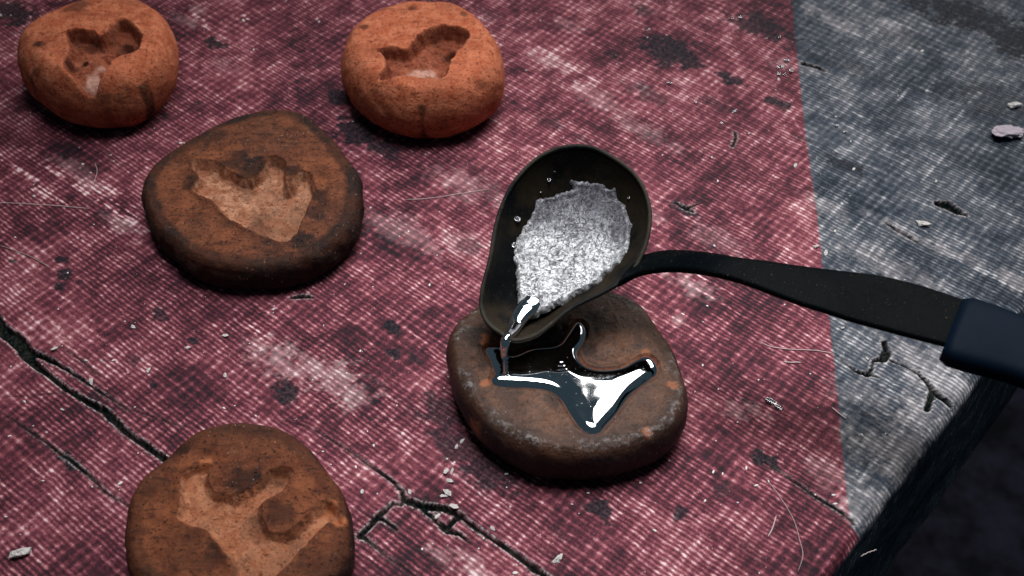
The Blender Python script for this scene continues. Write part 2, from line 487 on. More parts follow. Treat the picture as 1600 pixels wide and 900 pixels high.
def tarp_material():
    t = Tree('worn_woven_tarpaulin')
    uv = t.uv()
    wn = t.noise(uv, 0.16, 2)
    u, v, _ = t.xyz(uv)
    w1 = t.noise(uv, 0.06, 2); w2 = t.noise(t.vscale(uv, (1, 1, 1)), 0.35, 2)
    u = u+(w1-0.5)*2.2+(w2-0.5)*1.0
    v = v+(wn-0.5)*2.0+(w2-0.5)*0.9
    la = (u*(2*math.pi/pa)).cos()*0.5+0.5
    lr = (u*(4*math.pi/pa)).cos()*0.5+0.5
    lb = (v*(2*math.pi/pb)).cos()*0.5+0.5
    # wear of single threads: long streaks along each direction
    sa = t.noise(t.vscale(uv, (0.55, 0.035, 1)), 1.0, 3, 0.6)
    sb = t.noise(t.vscale(uv, (0.035, 0.5, 1)), 1.0, 3, 0.6)
    big = t.noise(uv, 0.022, 4, 0.6)
    med = t.noise(uv, 0.11, 4, 0.65)
    fine = t.noise(uv, 0.8, 4, 0.7)
    ribs = t.noise(uv, 0.03, 2)
    ribw = ribs.ss(0.30, 0.56)
    grain = t.noise(uv, 2.2, 3, 0.7)
    clot = t.noise(uv, 0.30, 3, 0.6)
    wa = la*sa.ss(0.25, 0.70)
    wb = lb*sb.ss(0.25, 0.70)
    wr = lr.pow(1.2)*(0.55+clot*0.5)*(0.72+lb*0.4)*ribw
    light = (wa*0.42+wb*0.34+la*lb*0.14)*(1.0-ribw*0.55)+wr*0.62
    val = light*(0.34+med.ss(0.30, 0.66)*0.46)+(big-0.5)*1.10+(med-0.5)*0.40+(clot-0.5)*0.28+(fine-0.5)*0.55+(grain-0.5)*0.50+0.18
    pale = t.attr('pale'); stain_shade = t.attr('stain_shade'); crack = t.attr('crack'); rim = t.attr('rim'); red = t.attr('red')
    val = val+pale*0.22*(0.4+clot*0.6+light)
    # pale scuffed threads
    scuff = sa.ss(0.66, 0.74)*la.pow(3.0)*big.ss(0.48, 0.6)
    val = ((val-0.42)*1.16+0.40+scuff*0.30+t.attr('scuffl')*(0.32+light*1.1)).clamp()
    cr = t.ramp(val, [(0.0, (0.014, 0.006, 0.010)), (0.24, (0.085, 0.017, 0.028)), (0.50, (0.235, 0.060, 0.078)), (0.76, (0.47, 0.215, 0.235)), (1.0, (0.80, 0.62, 0.62))])
    cg = t.ramp(val, [(0.0, (0.008, 0.013, 0.020)), (0.26, (0.042, 0.052, 0.070)), (0.52, (0.118, 0.122, 0.134)), (0.76, (0.28, 0.28, 0.30)), (1.0, (0.56, 0.55, 0.56))])
    c = t.mix(red.ss(-0.28, 0.28), cg, cr)
    # bleached patches lose the red print
    c = t.mix(pale*(fine*0.5+med.ss(0.35, 0.65)*0.5)*0.62, c, (0.40, 0.34, 0.33))
    # small dark flecks ground into the cloth
    fl = t.voro(uv, 0.19)
    fm = fl.ss(0.22, 0.08)*med.ss(0.52, 0.66)
    fl2 = t.voro(t.vscale(uv, (1.0, 0.8, 1)), 0.55)
    fm = fm.max(fl2.ss(0.17, 0.07)*big.ss(0.5, 0.62)*0.8)
    dark = (stain_shade*(med*0.9+0.45)).clamp().ss(0.18, 0.78).max(fm*0.85)
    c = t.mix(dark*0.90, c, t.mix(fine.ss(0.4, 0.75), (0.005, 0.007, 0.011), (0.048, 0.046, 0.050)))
    # dust specks
    dv = t.voro(uv, 0.33)
    c = t.mix(dv.ss(0.075, 0.03)*sb.ss(0.45, 0.6), c, (0.66, 0.62, 0.60))
    c = t.mix(rim*fine.ss(0.40, 0.6)*0.9, c, (0.58, 0.50, 0.50))
    c = t.mix(crack, c, t.mix((med*0.5+fine*0.5).ss(0.45, 0.65), (0.003, 0.006, 0.006), (0.036, 0.036, 0.030)))
    bm1 = t.bump(fine*0.5+light*0.6+med*0.4, 0.55, 0.00035)
    rough = 0.66-dark*0.12+fine*0.2
    return t.out(c, rough, 0.0, bm1, 0.20*(1.0-crack)*(1.0-dark*0.7))
M_TARP = tarp_material()
tarp = empty('tarpaulin', 'worn cracked red and grey woven tarpaulin stretched over the table edge', 'tarpaulin')
at_t = {'crack': crack, 'rim': rimc, 'stain_shade': stain_shade, 'pale': pale, 'red': red, 'scuffl': scuffl}
UV = np.stack([MA, MB_], 1)
fred = red_clean[F].mean(1) > 0
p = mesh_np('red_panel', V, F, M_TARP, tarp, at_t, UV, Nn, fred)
p['label'] = 'faded red printed part of the tarpaulin'
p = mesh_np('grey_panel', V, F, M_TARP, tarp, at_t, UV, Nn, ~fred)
p['label'] = 'grey part of the tarpaulin folding down over the edge'
ZT = 0.0

# table board under the cloth and the dark ground far below
def flat_material(name, c0, c1, scale, rough=0.9, bump=0.002):
    t = Tree(name); o = t.obj(1000.0)
    n = t.noise(o, scale, 5, 0.65)
    return t.out(t.mix(n.ss(0.35, 0.7), c0, c1), rough, 0.0, t.bump(n, 0.7, bump), 0.3)
M_WOOD = flat_material('dark_board', (0.012, 0.012, 0.012), (0.03, 0.026, 0.022), 0.08)
bm = bmesh.new()
a0, a1, b0, b1 = A[0]+0.005, A[-1]-0.005, Bs[0]+0.005, EDGE_B-0.006
vv = [bm.verts.new((a*E1[0]+b*E2[0], a*E1[1]+b*E2[1], z)) for z in (-0.088, -0.006) for a, b in ((a0, b0), (a1, b0), (a1, b1), (a0, b1))]
for f in ((0, 1, 2, 3), (7, 6, 5, 4), (0, 4, 5, 1), (1, 5, 6, 2), (2, 6, 7, 3), (3, 7, 4, 0)): bm.faces.new([vv[i] for i in f])
tag(mesh_bm('table_board', bm, M_WOOD, smooth=False), kind='structure')

gx = np.linspace(-1.5, 2.5, 160); gy = np.linspace(-1.5, 2.5, 160)
X, Y = np.meshgrid(gx, gy, indexing='ij'); X = X.ravel(); Y = Y.ravel()
Zg = -0.72+0.03*fbm(X*9, Y*9, 3, 4)
gF = quads(160, 160)[:, ::-1]
gV = np.stack([X, Y, Zg], 1)
if vert_normals(gV, gF)[:, 2].mean() < 0: gF = gF[:, ::-1]
M_GROUND = flat_material('dark_ground', (0.0015, 0.002, 0.005), (0.026, 0.024, 0.046), 0.022, 0.95, 0.01)
tag(mesh_np('ground', gV, gF, M_GROUND), kind='structure')

# ------------------------------------------------------------------ clay moulds
def clay_material(name, base, dark, pale, cav, soot_amt, gloss, streak=0.4, cav_mix=1.0, pits=1.0):
    t = Tree(name); o = t.obj(1000.0)
    n1 = t.noise(o, 0.045, 4, 0.6); n2 = t.noise(o, 0.18, 5, 0.65, 0.4); n3 = t.noise(o, 1.1, 4, 0.7)
    nb = t.noise(t.vscale(o, (0.10, 0.45, 0.45)), 1.0, 4, 0.6)
    imp = t.attr('imp'); st = t.attr('soot_dark'); ch = t.attr('chip'); ed = t.attr('edge')
    c = t.mix(n2.ss(0.3, 0.72), base, pale)
    c = t.mix(nb.ss(0.52, 0.72)*streak, c, dark)
    c = t.mix(n3.ss(0.52, 0.68)*0.7, c, dark)
    c = t.mix(n3.ss(0.46, 0.26)*0.35, c, pale)
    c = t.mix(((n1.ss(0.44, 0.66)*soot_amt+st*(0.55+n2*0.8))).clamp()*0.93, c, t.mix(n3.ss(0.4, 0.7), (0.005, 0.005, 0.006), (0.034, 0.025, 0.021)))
    pit = t.voro(o, 0.33)
    c = t.mix(pit.ss(0.14, 0.05)*n2.ss(0.50, 0.62)*0.6*pits, c, tuple(x*0.35 for x in dark))
    scr = t.noise(t.vscale(o, (0.9, 0.07, 0.3)), 1.0, 3, 0.6)
    c = t.mix(scr.ss(0.64, 0.72)*0.45*n1.ss(0.4, 0.6), c, pale)
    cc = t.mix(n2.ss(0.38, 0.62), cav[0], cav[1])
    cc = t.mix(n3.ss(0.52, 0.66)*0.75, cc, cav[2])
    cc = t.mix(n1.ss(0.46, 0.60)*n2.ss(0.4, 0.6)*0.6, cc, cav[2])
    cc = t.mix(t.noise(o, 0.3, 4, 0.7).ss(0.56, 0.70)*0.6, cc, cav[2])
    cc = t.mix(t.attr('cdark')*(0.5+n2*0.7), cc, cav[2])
    cc = t.mix(t.attr('cpale')*n2.ss(0.30, 0.52)*0.85, cc, (0.56, 0.31, 0.24))
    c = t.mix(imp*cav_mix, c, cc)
    c = t.mix(ch*n2.ss(0.32, 0.5), c, t.mix(n3, (0.30, 0.085, 0.030), (0.46, 0.17, 0.075)))
    g5 = t.noise(t.vscale(o, (0.5, 0.5, 0.5)), 1.0, 4, 0.75)
    # specks of ash
    sp = t.voro(o, 0.42)
    c = t.mix(sp.ss(0.10, 0.04)*n1.ss(0.42, 0.6)*0.8, c, (0.55, 0.48, 0.42))
    # broken pale sheen along the rim, painted into the colour
    c = t.mix(ed*g5.ss(0.46, 0.66)*n1.ss(0.44, 0.58), c, (0.42, 0.40, 0.39))
    h = n3*0.5+n2*0.7+nb*0.35-pit.ss(0.16, 0.06)*0.8*pits+g5*0.4
    g4 = t.noise(o, 0.55, 4, 0.7)
    c = t.mix(g4.ss(0.54, 0.66)*0.7*(1.0-imp*0.6), c, dark)
    rough = (0.92-gloss*0.50)+n3*0.22-0.1
    return t.out(c, (rough+imp*0.2).clamp(), 0.0, t.bump(h, 1.0, 0.0008), (0.10+gloss*0.24)*(1.0-st*0.55))

TERRA = clay_material('terracotta', (0.41, 0.100, 0.044), (0.13, 0.028, 0.016), (0.61, 0.205, 0.105),
                      ((0.22, 0.055, 0.028), (0.36, 0.115, 0.062), (0.055, 0.016, 0.011)), 0.22, 0.10, 0.55)
BROWN = clay_material('smoked_brown_clay', (0.098, 0.027, 0.011), (0.013, 0.006, 0.005), (0.25, 0.078, 0.032),
                      ((0.30, 0.115, 0.058), (0.52, 0.26, 0.155), (0.090, 0.032, 0.017)), 0.35, 0.45, 0.6)
BURNT = clay_material('burnt_brown_clay', (0.108, 0.029, 0.012), (0.020, 0.008, 0.006), (0.23, 0.072, 0.029),
                      ((0.30, 0.105, 0.050), (0.44, 0.19, 0.10), (0.085, 0.030, 0.017)), 0.30, 0.35, 0.6)
SOOTY = clay_material('sooty_glossy_clay', (0.066, 0.026, 0.013), (0.014, 0.008, 0.006), (0.145, 0.060, 0.027),
                      ((0.30, 0.07, 0.028), (0.40, 0.13, 0.06), (0.012, 0.010, 0.010)), 0.34, 1.0, 0.5, 1.0, 0.0)

NTH, NSIDE, NTOP = 320, 34, 112
def mould(name, label, mat, silh, H, rt, rb, zbf, imprint, depth, wall, seed, group, soot_dark=(), chips=(), cavdark=(),
          dish=0.0, lumps=0.8, side_dark=0.0, edge_sheen=0.0, rim_dark=0.0, cavpale=(), pockets=(), bumps=(), fold=0.0, rag=1.0):
    sil = np.array(silh, float)
    cx, cy = (sil[:, 0].min()+sil[:, 0].max())/2, (sil[:, 1].min()+sil[:, 1].max())/2
    sil = smooth_closed(sil, 240)
    ang = np.arctan2(-(sil[:, 1]-cy)/(sil[:, 1].max()-sil[:, 1].min()), (sil[:, 0]-cx)/(sil[:, 0].max()-sil[:, 0].min()))
    s = np.sin(ang)
    zsil = H*np.where(s > 0, zbf+(0.90-zbf)*s, zbf+(zbf-0.10)*s)
    W = at(sil[:, 0], sil[:, 1], zsil)
    # the round-over hides a little of the belly at the far and near side
    c2 = W[:, :2].mean(0)
    dvec = W[:, :2]-c2; th = np.arctan2(dvec[:, 1], dvec[:, 0]); R = np.hypot(dvec[:, 0], dvec[:, 1])
    R = R+np.where(s > 0, rt*0.22*s, -rb*0.15*s)
    o = np.argsort(th); tg = np.linspace(-np.pi, np.pi, NTH, endpoint=False)
    Rg = np.interp(tg, np.concatenate([th[o]-2*np.pi, th[o], th[o]+2*np.pi]), np.tile(R[o], 3))
    for _ in range(6): Rg = 0.25*np.roll(Rg, 1)+0.5*Rg+0.25*np.roll(Rg, -1)
    zb = H*zbf
    ins, zs, up = [], [], []
    for t in np.linspace(math.pi/2, 0, 12, endpoint=False): ins.append(rb*(1-math.cos(t))); zs.append(zb-zb*math.sin(t)); up.append(-math.sin(t))
    for t in np.linspace(0, math.pi/2, NSIDE-12): ins.append(rt*(1-math.cos(t))); zs.append(zb+(H-zb)*math.sin(t)); up.append(math.sin(t))
    ins = np.array(ins); zs = np.array(zs); up = np.array(up)
    ct, stn = np.cos(tg), np.sin(tg)
    rs = Rg[None, :]-ins[:, None]
    scale = np.linspace(1, 0.0, NTOP+1)[1:]
    scale[-1] = 0.002
    rt_ = rs[-1][None, :]*scale[:, None]
    RR = np.vstack([rs, rt_])
    ZZ = np.concatenate([zs, np.full(NTOP, H)])[:, None]+np.zeros_like(RR)
    UP = np.concatenate([up, np.ones(NTOP)])[:, None]+np.zeros_like(RR)
    edge = np.concatenate([np.clip((up-0.80)/0.2, 0, 1), np.clip(1-(1-scale)*12.0, 0, 1)])[:, None]+np.zeros_like(RR)
    frac = np.concatenate([np.ones(len(ins)), scale])[:, None]+np.zeros_like(RR)
    X = c2[0]+RR*ct; Y = c2[1]+RR*stn
    Xm, Ym, Zm = X*mm, Y*mm, ZZ*mm
    ZZ = ZZ-dish*(1-frac**2)
    n_low = fbm(Xm*0.045+Zm*0.05, Ym*0.045-Zm*0.04, seed, 3)*lumps
    n_mid = fbm(Xm*0.17+Zm*0.2, Ym*0.17+Zm*0.13, seed+3, 4)*0.42*lumps
    n_hi = fbm(Xm*0.7+Zm*0.6, Ym*0.7-Zm*0.5, seed+5, 3)*0.13
    if fold:
        # finger-pressed folds on the side wall
        n_mid = n_mid+fold*(1-np.clip(np.abs(UP), 0, 1))*fbm(np.broadcast_to(tg*9, RR.shape), Zm*0.12, seed+9, 3)
    disp = (n_low+n_mid+n_hi)/mm
    h = np.sqrt(np.clip(1-UP**2, 0, 1))*np.where(frac < 1, 0, 1)
    X = X+disp*h*ct; Y = Y+disp*h*stn
    ZZ = ZZ+disp*np.clip(UP, 0, 1)
    top = (UP > 0.6)
    imp = np.zeros_like(RR); hollow = np.zeros_like(RR)
    if imprint is not None:
        I = np.array([at(x, y, H)[:2] for x, y in smooth_closed(imprint, 110)])*mm
        sd = poly_sd(Xm, Ym, I)
        sd = np.where(top, sd+rag*(0.8*fbm(Xm*0.30, Ym*0.30, seed+11, 3)+0.15*fbm(Xm*0.9, Ym*0.9, seed+12, 3)), -9)
        fl = 1+0.30*fbm(Xm*0.12, Ym*0.12, seed+21, 3)+0.10*fbm(Xm*0.5, Ym*0.5, seed+22, 3)
        ZZ = ZZ-depth*sstep(-0.15, wall, sd)*fl
        ZZ = ZZ+0.00045*sstep(-2.4, -0.3, sd)*sstep(0.3, -0.4, sd)
        imp = sstep(-0.1, 0.5, sd); hollow = sd
    def spots(items):
        out = np.zeros_like(RR)
        for (x, y, rpx, sgn) in items:
            z = H if sgn > 0 else H*0.4
            c = at(x, y, z)[:2]*mm
            d = np.hypot(Xm-c[0], Ym-c[1])/(rpx/4.1)+0.7*fbm(Xm*0.3, Ym*0.3, seed+31, 3)
            keep = top if sgn > 0 else ~top
            out = np.maximum(out, abs(sgn)*sstep(1.2, 0.5, d)*keep)
        return out
    for (x, y, rpx, dep) in tuple(pockets)+tuple(bumps):
        c = at(x, y, H)[:2]*mm
        d = np.hypot(Xm-c[0], Ym-c[1])/(rpx/4.1)+0.25*fbm(Xm*0.3, Ym*0.3, seed+41, 3)
        ZZ = ZZ-np.where(top, dep*sstep(1.2, 0.35, d), 0)
    so = spots(soot_dark); chp = spots(chips); cd = spots(cavdark); cp = spots(cavpale)
    so = np.maximum(so, side_dark*sstep(0.93, 0.45, UP+0.25*fbm(Xm*0.1, Ym*0.1+Zm*0.1, seed+51, 3))*(frac == 1))  # side walls darkened by how steeply they stand
    so = np.maximum(so, rim_dark*sstep(0.90, 0.97, frac+0.03*fbm(Xm*0.2, Ym*0.2, seed+61, 3)))  # outer band of the face and the side darkened
    Vv = np.stack([X, Y, np.maximum(ZZ, 0.0002)], -1).reshape(-1, 3)
    Ff = quads(RR.shape[0], NTH, True)
    N = vert_normals(Vv, Ff)
    if N[Vv[:, 2] > H*0.9][:, 2].mean() < 0: Ff = Ff[:, ::-1]; N = -N
    at_ = {'imp': imp.ravel(), 'soot_dark': so.ravel(), 'chip': chp.ravel(), 'cdark': cd.ravel(), 'cpale': cp.ravel(), 'edge': (edge*edge_sheen).ravel()}
    base = (c2[0], c2[1], 0.0)
    root = empty(name, label, 'clay mould', base, group)
    fm = imp.ravel()[Ff].mean(1) > 0.5
    def place(nm, sel):
        ob = mesh_np(nm, Vv, Ff, mat, None, at_, None, N, sel, origin=base)
        ob.location = (0, 0, 0); ob.parent = root
        return ob
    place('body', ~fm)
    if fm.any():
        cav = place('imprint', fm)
    return root

GRP = 'clay moulds lying on the tarpaulin'
SA = [(31,99),(33,80),(48,53),(75,29),(107,8),(133,-3),(171,-9),(208,-3),(235,11),(256,29),(269,53),(277,80),(277,112),(267,141),(251,165),(229,187),(203,200),(165,205),(133,202),(101,192),(75,173),(53,152),(37,128)]
SB = [(533,115),(536,91),(545,61),(564,37),(591,19),(623,5),(660,0),(697,1),(724,13),(748,32),(769,59),(783,88),(788,115),(787,144),(780,165),(761,184),(735,203),(703,217),(671,221),(639,219),(607,208),(580,192),(559,171),(543,147)]
SC = [(223,313),(227,295),(239,270),(264,245),(307,213),(356,187),(406,173),(449,172),(481,183),(513,213),(538,245),(559,277),(568,309),(566,341),(556,377),(531,409),(492,437),(449,452),(399,457),(349,453),(314,441),(282,416),(253,388),(232,348)]
SD = [(199,828),(205,790),(223,756),(255,724),(281,695),(307,675),(342,662),(382,659),(423,665),(457,680),(486,706),(512,741),(532,767),(547,802),(554,842),(553,885),(542,920),(512,955),(460,980),(380,990),(300,980),(240,955),(210,915),(198,870)]
SE = [(698,555),(705,525),(725,500),(752,480),(800,458),(850,445),(910,443),(960,456),(1000,478),(1030,520),(1055,560),(1070,610),(1074,648),(1060,690),(1020,725),(960,748),(900,755),(840,750),(800,730),(760,700),(725,650),(705,600)]
IA = [(101,51),(120,45),(144,49),(158,55),(173,40),(187,29),(205,35),(221,53),(221,69),(208,81),(192,85),(173,96),(160,115),(144,131),(128,128),(109,115),(97,104),(107,80),(104,61)]
IB = [(589,79),(612,72),(633,76),(649,59),(671,45),(697,40),(721,44),(735,53),(727,67),(711,85),(700,104),(697,121),(665,123),(633,119),(591,121),(603,101),(596,83)]
IC = [(298,252),(332,251),(353,263),(378,277),(399,274),(412,263),(420,244),(445,252),(445,277),(449,299),(463,270),(481,270),(492,292),(484,320),(467,356),(449,375),(420,373),(385,356),(353,338),(332,313),(303,302),(300,295),(310,277)]
ID = [(281,750),(290,735),(316,724),(333,727),(324,753),(342,770),(368,773),(399,755),(423,732),(454,730),(457,747),(440,770),(411,784),(408,802),(423,831),(457,825),(486,802),(512,782),(535,802),(532,822),(512,813),(483,848),(454,877),(434,900),(428,930),(365,930),(362,883),(342,851),(316,825),(296,822),(275,810),(281,784)]
POOL = [(757,543),(770,540),(782,541),(793,552),(805,553),(831,543),(869,538),(884,522),(897,503),(907,501),(916,513),(914,530),(903,547),(907,562),(922,573),(944,576),(971,572),(990,562),(1005,555),(1018,557),(1028,570),(1026,583),(1009,596),(986,615),(967,641),(950,660),(937,674),(922,676),(907,668),(892,649),(876,623),(858,609),(831,604),(801,602),(773,600),(766,592),(771,581),(765,562)]

mould('clay_mould', 'orange terracotta mould in the top left corner, partly cut off by the picture edge', TERRA, SA, 0.028, 0.0095, 0.009, 0.46, IA, 0.0054, 2.4, 101, GRP,
      soot_dark=((60,70,16,.8),(70,140,20,-.6),(262,62,6,1),(200,135,24,.6),(235,125,18,.6),(120,12,24,.7),(180,172,26,-.6),(95,140,14,.6),(230,160,12,-.7),(50,100,10,.6),(200,68,12,.7)),
      cavdark=((197,62,16,1.0),(140,62,20,.8),(107,95,10,.9),(128,86,7,1)), cavpale=((142,112,22,1),(158,92,12,.8)), pockets=((196,62,14,.002),(129,87,6,.001)), lumps=0.8)
mould('clay_mould', 'orange terracotta mould at the top centre with an open two-lobed hollow', TERRA, SB, 0.028, 0.0095, 0.009, 0.46, IB, 0.0062, 2.2, 202, GRP,
      soot_dark=((570,42,7,.8),(725,22,8,.6),(694,170,9,-.9),(722,170,7,-.9),(583,148,13,.9),(660,190,16,-.8),(643,14,9,.8),(755,125,18,.6),(580,135,16,.7),(620,160,10,.7),(752,150,10,-.8),(690,205,16,-.6),(600,175,12,-.6)),
      cavdark=((706,70,16,1.0),(700,100,8,.8),(612,98,12,.4)), cavpale=((662,104,26,1),(640,108,14,.7)), pockets=((706,70,15,.003),), lumps=0.8)
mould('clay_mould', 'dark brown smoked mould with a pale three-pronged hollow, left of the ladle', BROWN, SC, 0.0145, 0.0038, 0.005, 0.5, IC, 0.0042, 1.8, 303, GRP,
      soot_dark=((395,262,38,.75),(368,252,28,.7),(298,285,18,.8),(455,266,15,.8),(500,310,16,.8),(470,375,24,.7),(497,330,18,.6),(430,385,30,.45),(355,345,22,.4),(330,210,30,.6),(260,380,34,.6),(380,450,60,-.8),(540,330,24,.4),(480,300,14,.5)),
      cavdark=((400,345,20,.7),(380,290,18,.6),(450,350,14,.4),(455,290,10,.7)), lumps=0.75, side_dark=0.95, rim_dark=0.7, edge_sheen=0.0, fold=1.0,
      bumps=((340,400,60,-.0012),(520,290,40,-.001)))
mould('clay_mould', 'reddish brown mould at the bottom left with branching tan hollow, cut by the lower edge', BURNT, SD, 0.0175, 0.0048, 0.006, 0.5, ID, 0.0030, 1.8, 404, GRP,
      soot_dark=((378,750,26,.75),(283,700,12,.9),(240,760,24,.5),(340,860,30,.6),(300,860,30,.4),(440,800,20,.6),(330,690,20,.3),(500,880,30,.35)),
      cavdark=((400,815,24,.5),(440,740,14,.7),(330,742,10,.6)), chips=((516,790,10,1),(528,812,9,1),(322,722,9,.9)), lumps=1.0, side_dark=0.75, rim_dark=0.4,
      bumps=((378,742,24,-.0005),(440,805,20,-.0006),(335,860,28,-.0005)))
# the mould being filled
IEw = smooth_closed(np.array(POOL, float), 160)
_t = np.roll(IEw, -1, 0)-np.roll(IEw, 1, 0); _n = np.stack([_t[:, 1], -_t[:, 0]], 1); _n /= np.linalg.norm(_n, axis=1, keepdims=True)
IE = [tuple(p) for p in IEw+_n*3.5]           # the hollow is a little wider than its filling
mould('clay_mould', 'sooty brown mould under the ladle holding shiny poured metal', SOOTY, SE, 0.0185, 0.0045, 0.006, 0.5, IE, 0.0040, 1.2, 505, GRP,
      soot_dark=((860,520,30,.7),(760,560,22,.6),(745,525,24,.8),(930,500,24,.7),(800,625,26,.3),(990,690,26,.5),(915,545,14,.6),(870,625,16,.6),(1040,600,20,.3),(905,690,24,.3),(720,540,30,.5)),
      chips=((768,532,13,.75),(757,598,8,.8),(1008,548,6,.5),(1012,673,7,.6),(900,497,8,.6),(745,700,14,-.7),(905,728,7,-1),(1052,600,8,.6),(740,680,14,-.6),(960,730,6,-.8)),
      dish=0.0012, rag=0.3, lumps=0.7, side_dark=1.0, edge_sheen=0.40, rim_dark=0.45, bumps=((948,540,26,-.0016),(880,520,18,.0012),(840,650,50,-.0008)))

# ------------------------------------------------------------------ poured metal
def metal_material(name, col, r0, r1, bump=0.0, bscale=0.2):
    t = Tree(name); o = t.obj(1000.0)
    n = t.noise(o, bscale, 4, 0.6)
    sp = t.voro(o, 0.9)
    rough = n.ss(0.3, 0.75)*(r1-r0)+r0+sp.ss(0.12, 0.05)*0.25
    return t.out(col, rough, 1.0, t.bump(n, bump, 0.0004) if bump else None)
M_LIQ = metal_material('molten_tin', (0.86, 0.87, 0.90), 0.015, 0.06)
HE = 0.0195
PW = smooth_closed(np.array([at(x, y, HE)[:2] for x, y in POOL]), 200)
lo, hi = PW.min(0)-0.003, PW.max(0)+0.003
sx = np.arange(lo[0], hi[0], 0.00028); sy = np.arange(lo[1], hi[1], 0.00028)
X, Y = np.meshgrid(sx, sy, indexing='ij')
sd = poly_sd(X*mm, Y*mm, PW*mm)
for _ in range(5):
    sd = (sd*4+np.roll(sd, 1, 0)+np.roll(sd, -1, 0)+np.roll(sd, 1, 1)+np.roll(sd, -1, 1))/8
rr = 3.1
sd = sd+0.35
q = np.clip(sd/rr, 0, 1)
Z = HE-0.0022+0.0030*np.sqrt(np.clip(1-(1-q)**2, 0, 1))
wide = np.clip(sd-1.0, 0, 6)
Z = Z+0.00007*wide
Z = np.where(sd < 0, HE-0.0022+sd*0.0014, Z)
for _ in range(4):
    Z = (Z*4+np.roll(Z, 1, 0)+np.roll(Z, -1, 0)+np.roll(Z, 1, 1)+np.roll(Z, -1, 1))/8
# ripples where the stream lands and where the skin wrinkles
for (x, y, rad, amp, wl) in ((790, 561, 4.0, 0.05, 1.6), (876, 566, 4.2, 0.045, 1.9)):
    c = at(x, y, HE)[:2]
    d = np.hypot(X-c[0], Y-c[1])*mm
    Z = Z+amp/mm*np.cos(2*np.pi*d/wl+3*fbm(X*300, Y*300, 8, 2))*np.exp(-(d/rad)**4)*sstep(0.2, 2.0, sd)
Z = Z+0.00003*fbm(X*mm*0.15, Y*mm*0.15, 71, 2)
pv = np.stack([X, Y, Z], -1).reshape(-1, 3)
pf = quads(len(sx), len(sy))
keep = (sd.ravel()[pf].max(1) > -0.6)
pn = vert_normals(pv, pf)
if pn[:, 2].mean() < 0: pf = pf[:, ::-1]
pc = np.array([PW[:, 0].mean(), PW[:, 1].mean(), HE-0.003])
pool = mesh_np('metal_pool', pv, pf, M_LIQ, sel=keep, origin=pc)
tag(pool, 'mirror-bright molten metal filling the branched hollow of the sooty mould', 'molten metal')

# ------------------------------------------------------------------ ladle
ZTIP = 0.0300
TIP = at(792, 531, ZTIP)
PD = np.array([-0.25, -0.97, 0.0]); PD /= np.linalg.norm(PD)
TILT = math.radians(25)
NP = math.cos(TILT)*np.array([0, 0, 1.0])+math.sin(TILT)*PD
NP /= np.linalg.norm(NP)
RIM = [(750,465),(753,446),(764,404),(772,357),(785,315),(806,278),(837,247),(869,231),(903,226),(932,231),(963,247),(990,268),(1008,294),(1017,325),(1017,352),(1012,378),(1004,400),(990,424),(968,444),(940,460),(911,474),(885,489),(862,508),(838,526),(815,534),(800,535),(790,531),(780,523),(768,515),(757,503),(750,485)]
rim = smooth_closed(at_plane(*np.array(RIM, float).T, TIP, NP), 176)
BC = at_plane(888, 366, TIP, NP)
UL = -PD+NP*0.0; UL = np.cross(np.cross(NP, -PD), NP); UL /= np.linalg.norm(UL); VL = np.cross(NP, UL)
BD = 0.0175
def bowl_w(s, off=0.0): return -BD*(1-np.clip(s, 0, 1)**2.7)**0.85+off
rimr = rim-BC
ss = np.linspace(1, 0.004, 46)
def shell(shrink, dw, sgn):
    rings = []
    for s in ss:
        r = BC+rimr*s*shrink+NP*(bowl_w(s)+dw)
        rings.append(r)
    return np.array(rings)
inner = shell(0.965, 0.0, 1); outer = shell(1.0, -0.0014, -1)
full = np.vstack([outer[::-1].reshape(-1, 3), inner.reshape(-1, 3)])
nr = len(ss)*2
lad = empty('ladle', 'blackened steel pouring ladle with dark blue grip tilted over the sooty mould', 'ladle', tuple(at(1100, 420, 0.0)))
lad_o = np.array(lad.location)
def steel_material(name, dark, brown, amt, r0, speck=0.5, spec=0.07):
    t = Tree(name); o = t.obj(1000.0)
    n1 = t.noise(o, 0.05, 4, 0.6, 0.3); n2 = t.noise(o, 0.35, 5, 0.7); n3 = t.noise(o, 1.5, 3, 0.7)
    c = t.mix(n1.ss(0.40, 0.62)*amt*(0.4+n2), dark, brown)
    c = t.mix(n3.ss(0.60, 0.72)*speck*n2.ss(0.45, 0.6), c, (0.20, 0.17, 0.11))
    return t.out(c, r0+n2*0.3, 0.0, t.bump(n2+n3*0.4, 0.35, 0.0003), spec)
M_BOWL = steel_material('oxidised_bowl_steel', (0.004, 0.005, 0.006), (0.028, 0.020, 0.012), 0.85, 0.40, 0.5, 0.05)
M_STRAP = steel_material('black_handle_steel', (0.0008, 0.0018, 0.0028), (0.004, 0.005, 0.005), 0.4, 0.42, 0.35, 0.03)
bf = quads(nr, 176, True)
bn = vert_normals(full, bf)
ip = np.argmax(full @ NP*0+np.arange(len(full)))
if bn[-100] @ NP < 0: bf = bf[:, ::-1]
bowl = mesh_np('bowl', full, bf, M_BOWL, lad, origin=lad_o); bowl.location = (0, 0, 0)
M_RIM = steel_material('worn_rim_steel', (0.008, 0.009, 0.010), (0.06, 0.05, 0.035), 0.6, 0.32, 0.7)
rp = BC+rimr*0.9825
rings = tube_rings(np.vstack([rp, rp[:2]]), 0.00075, 8)[1:-1]
bm = sweep([r-lad_o for r in rings]+[rings[0]-lad_o], caps=False)
bmesh.ops.remove_doubles(bm, verts=bm.verts, dist=1e-6)
mesh_bm('rim', bm, M_RIM, bowl)

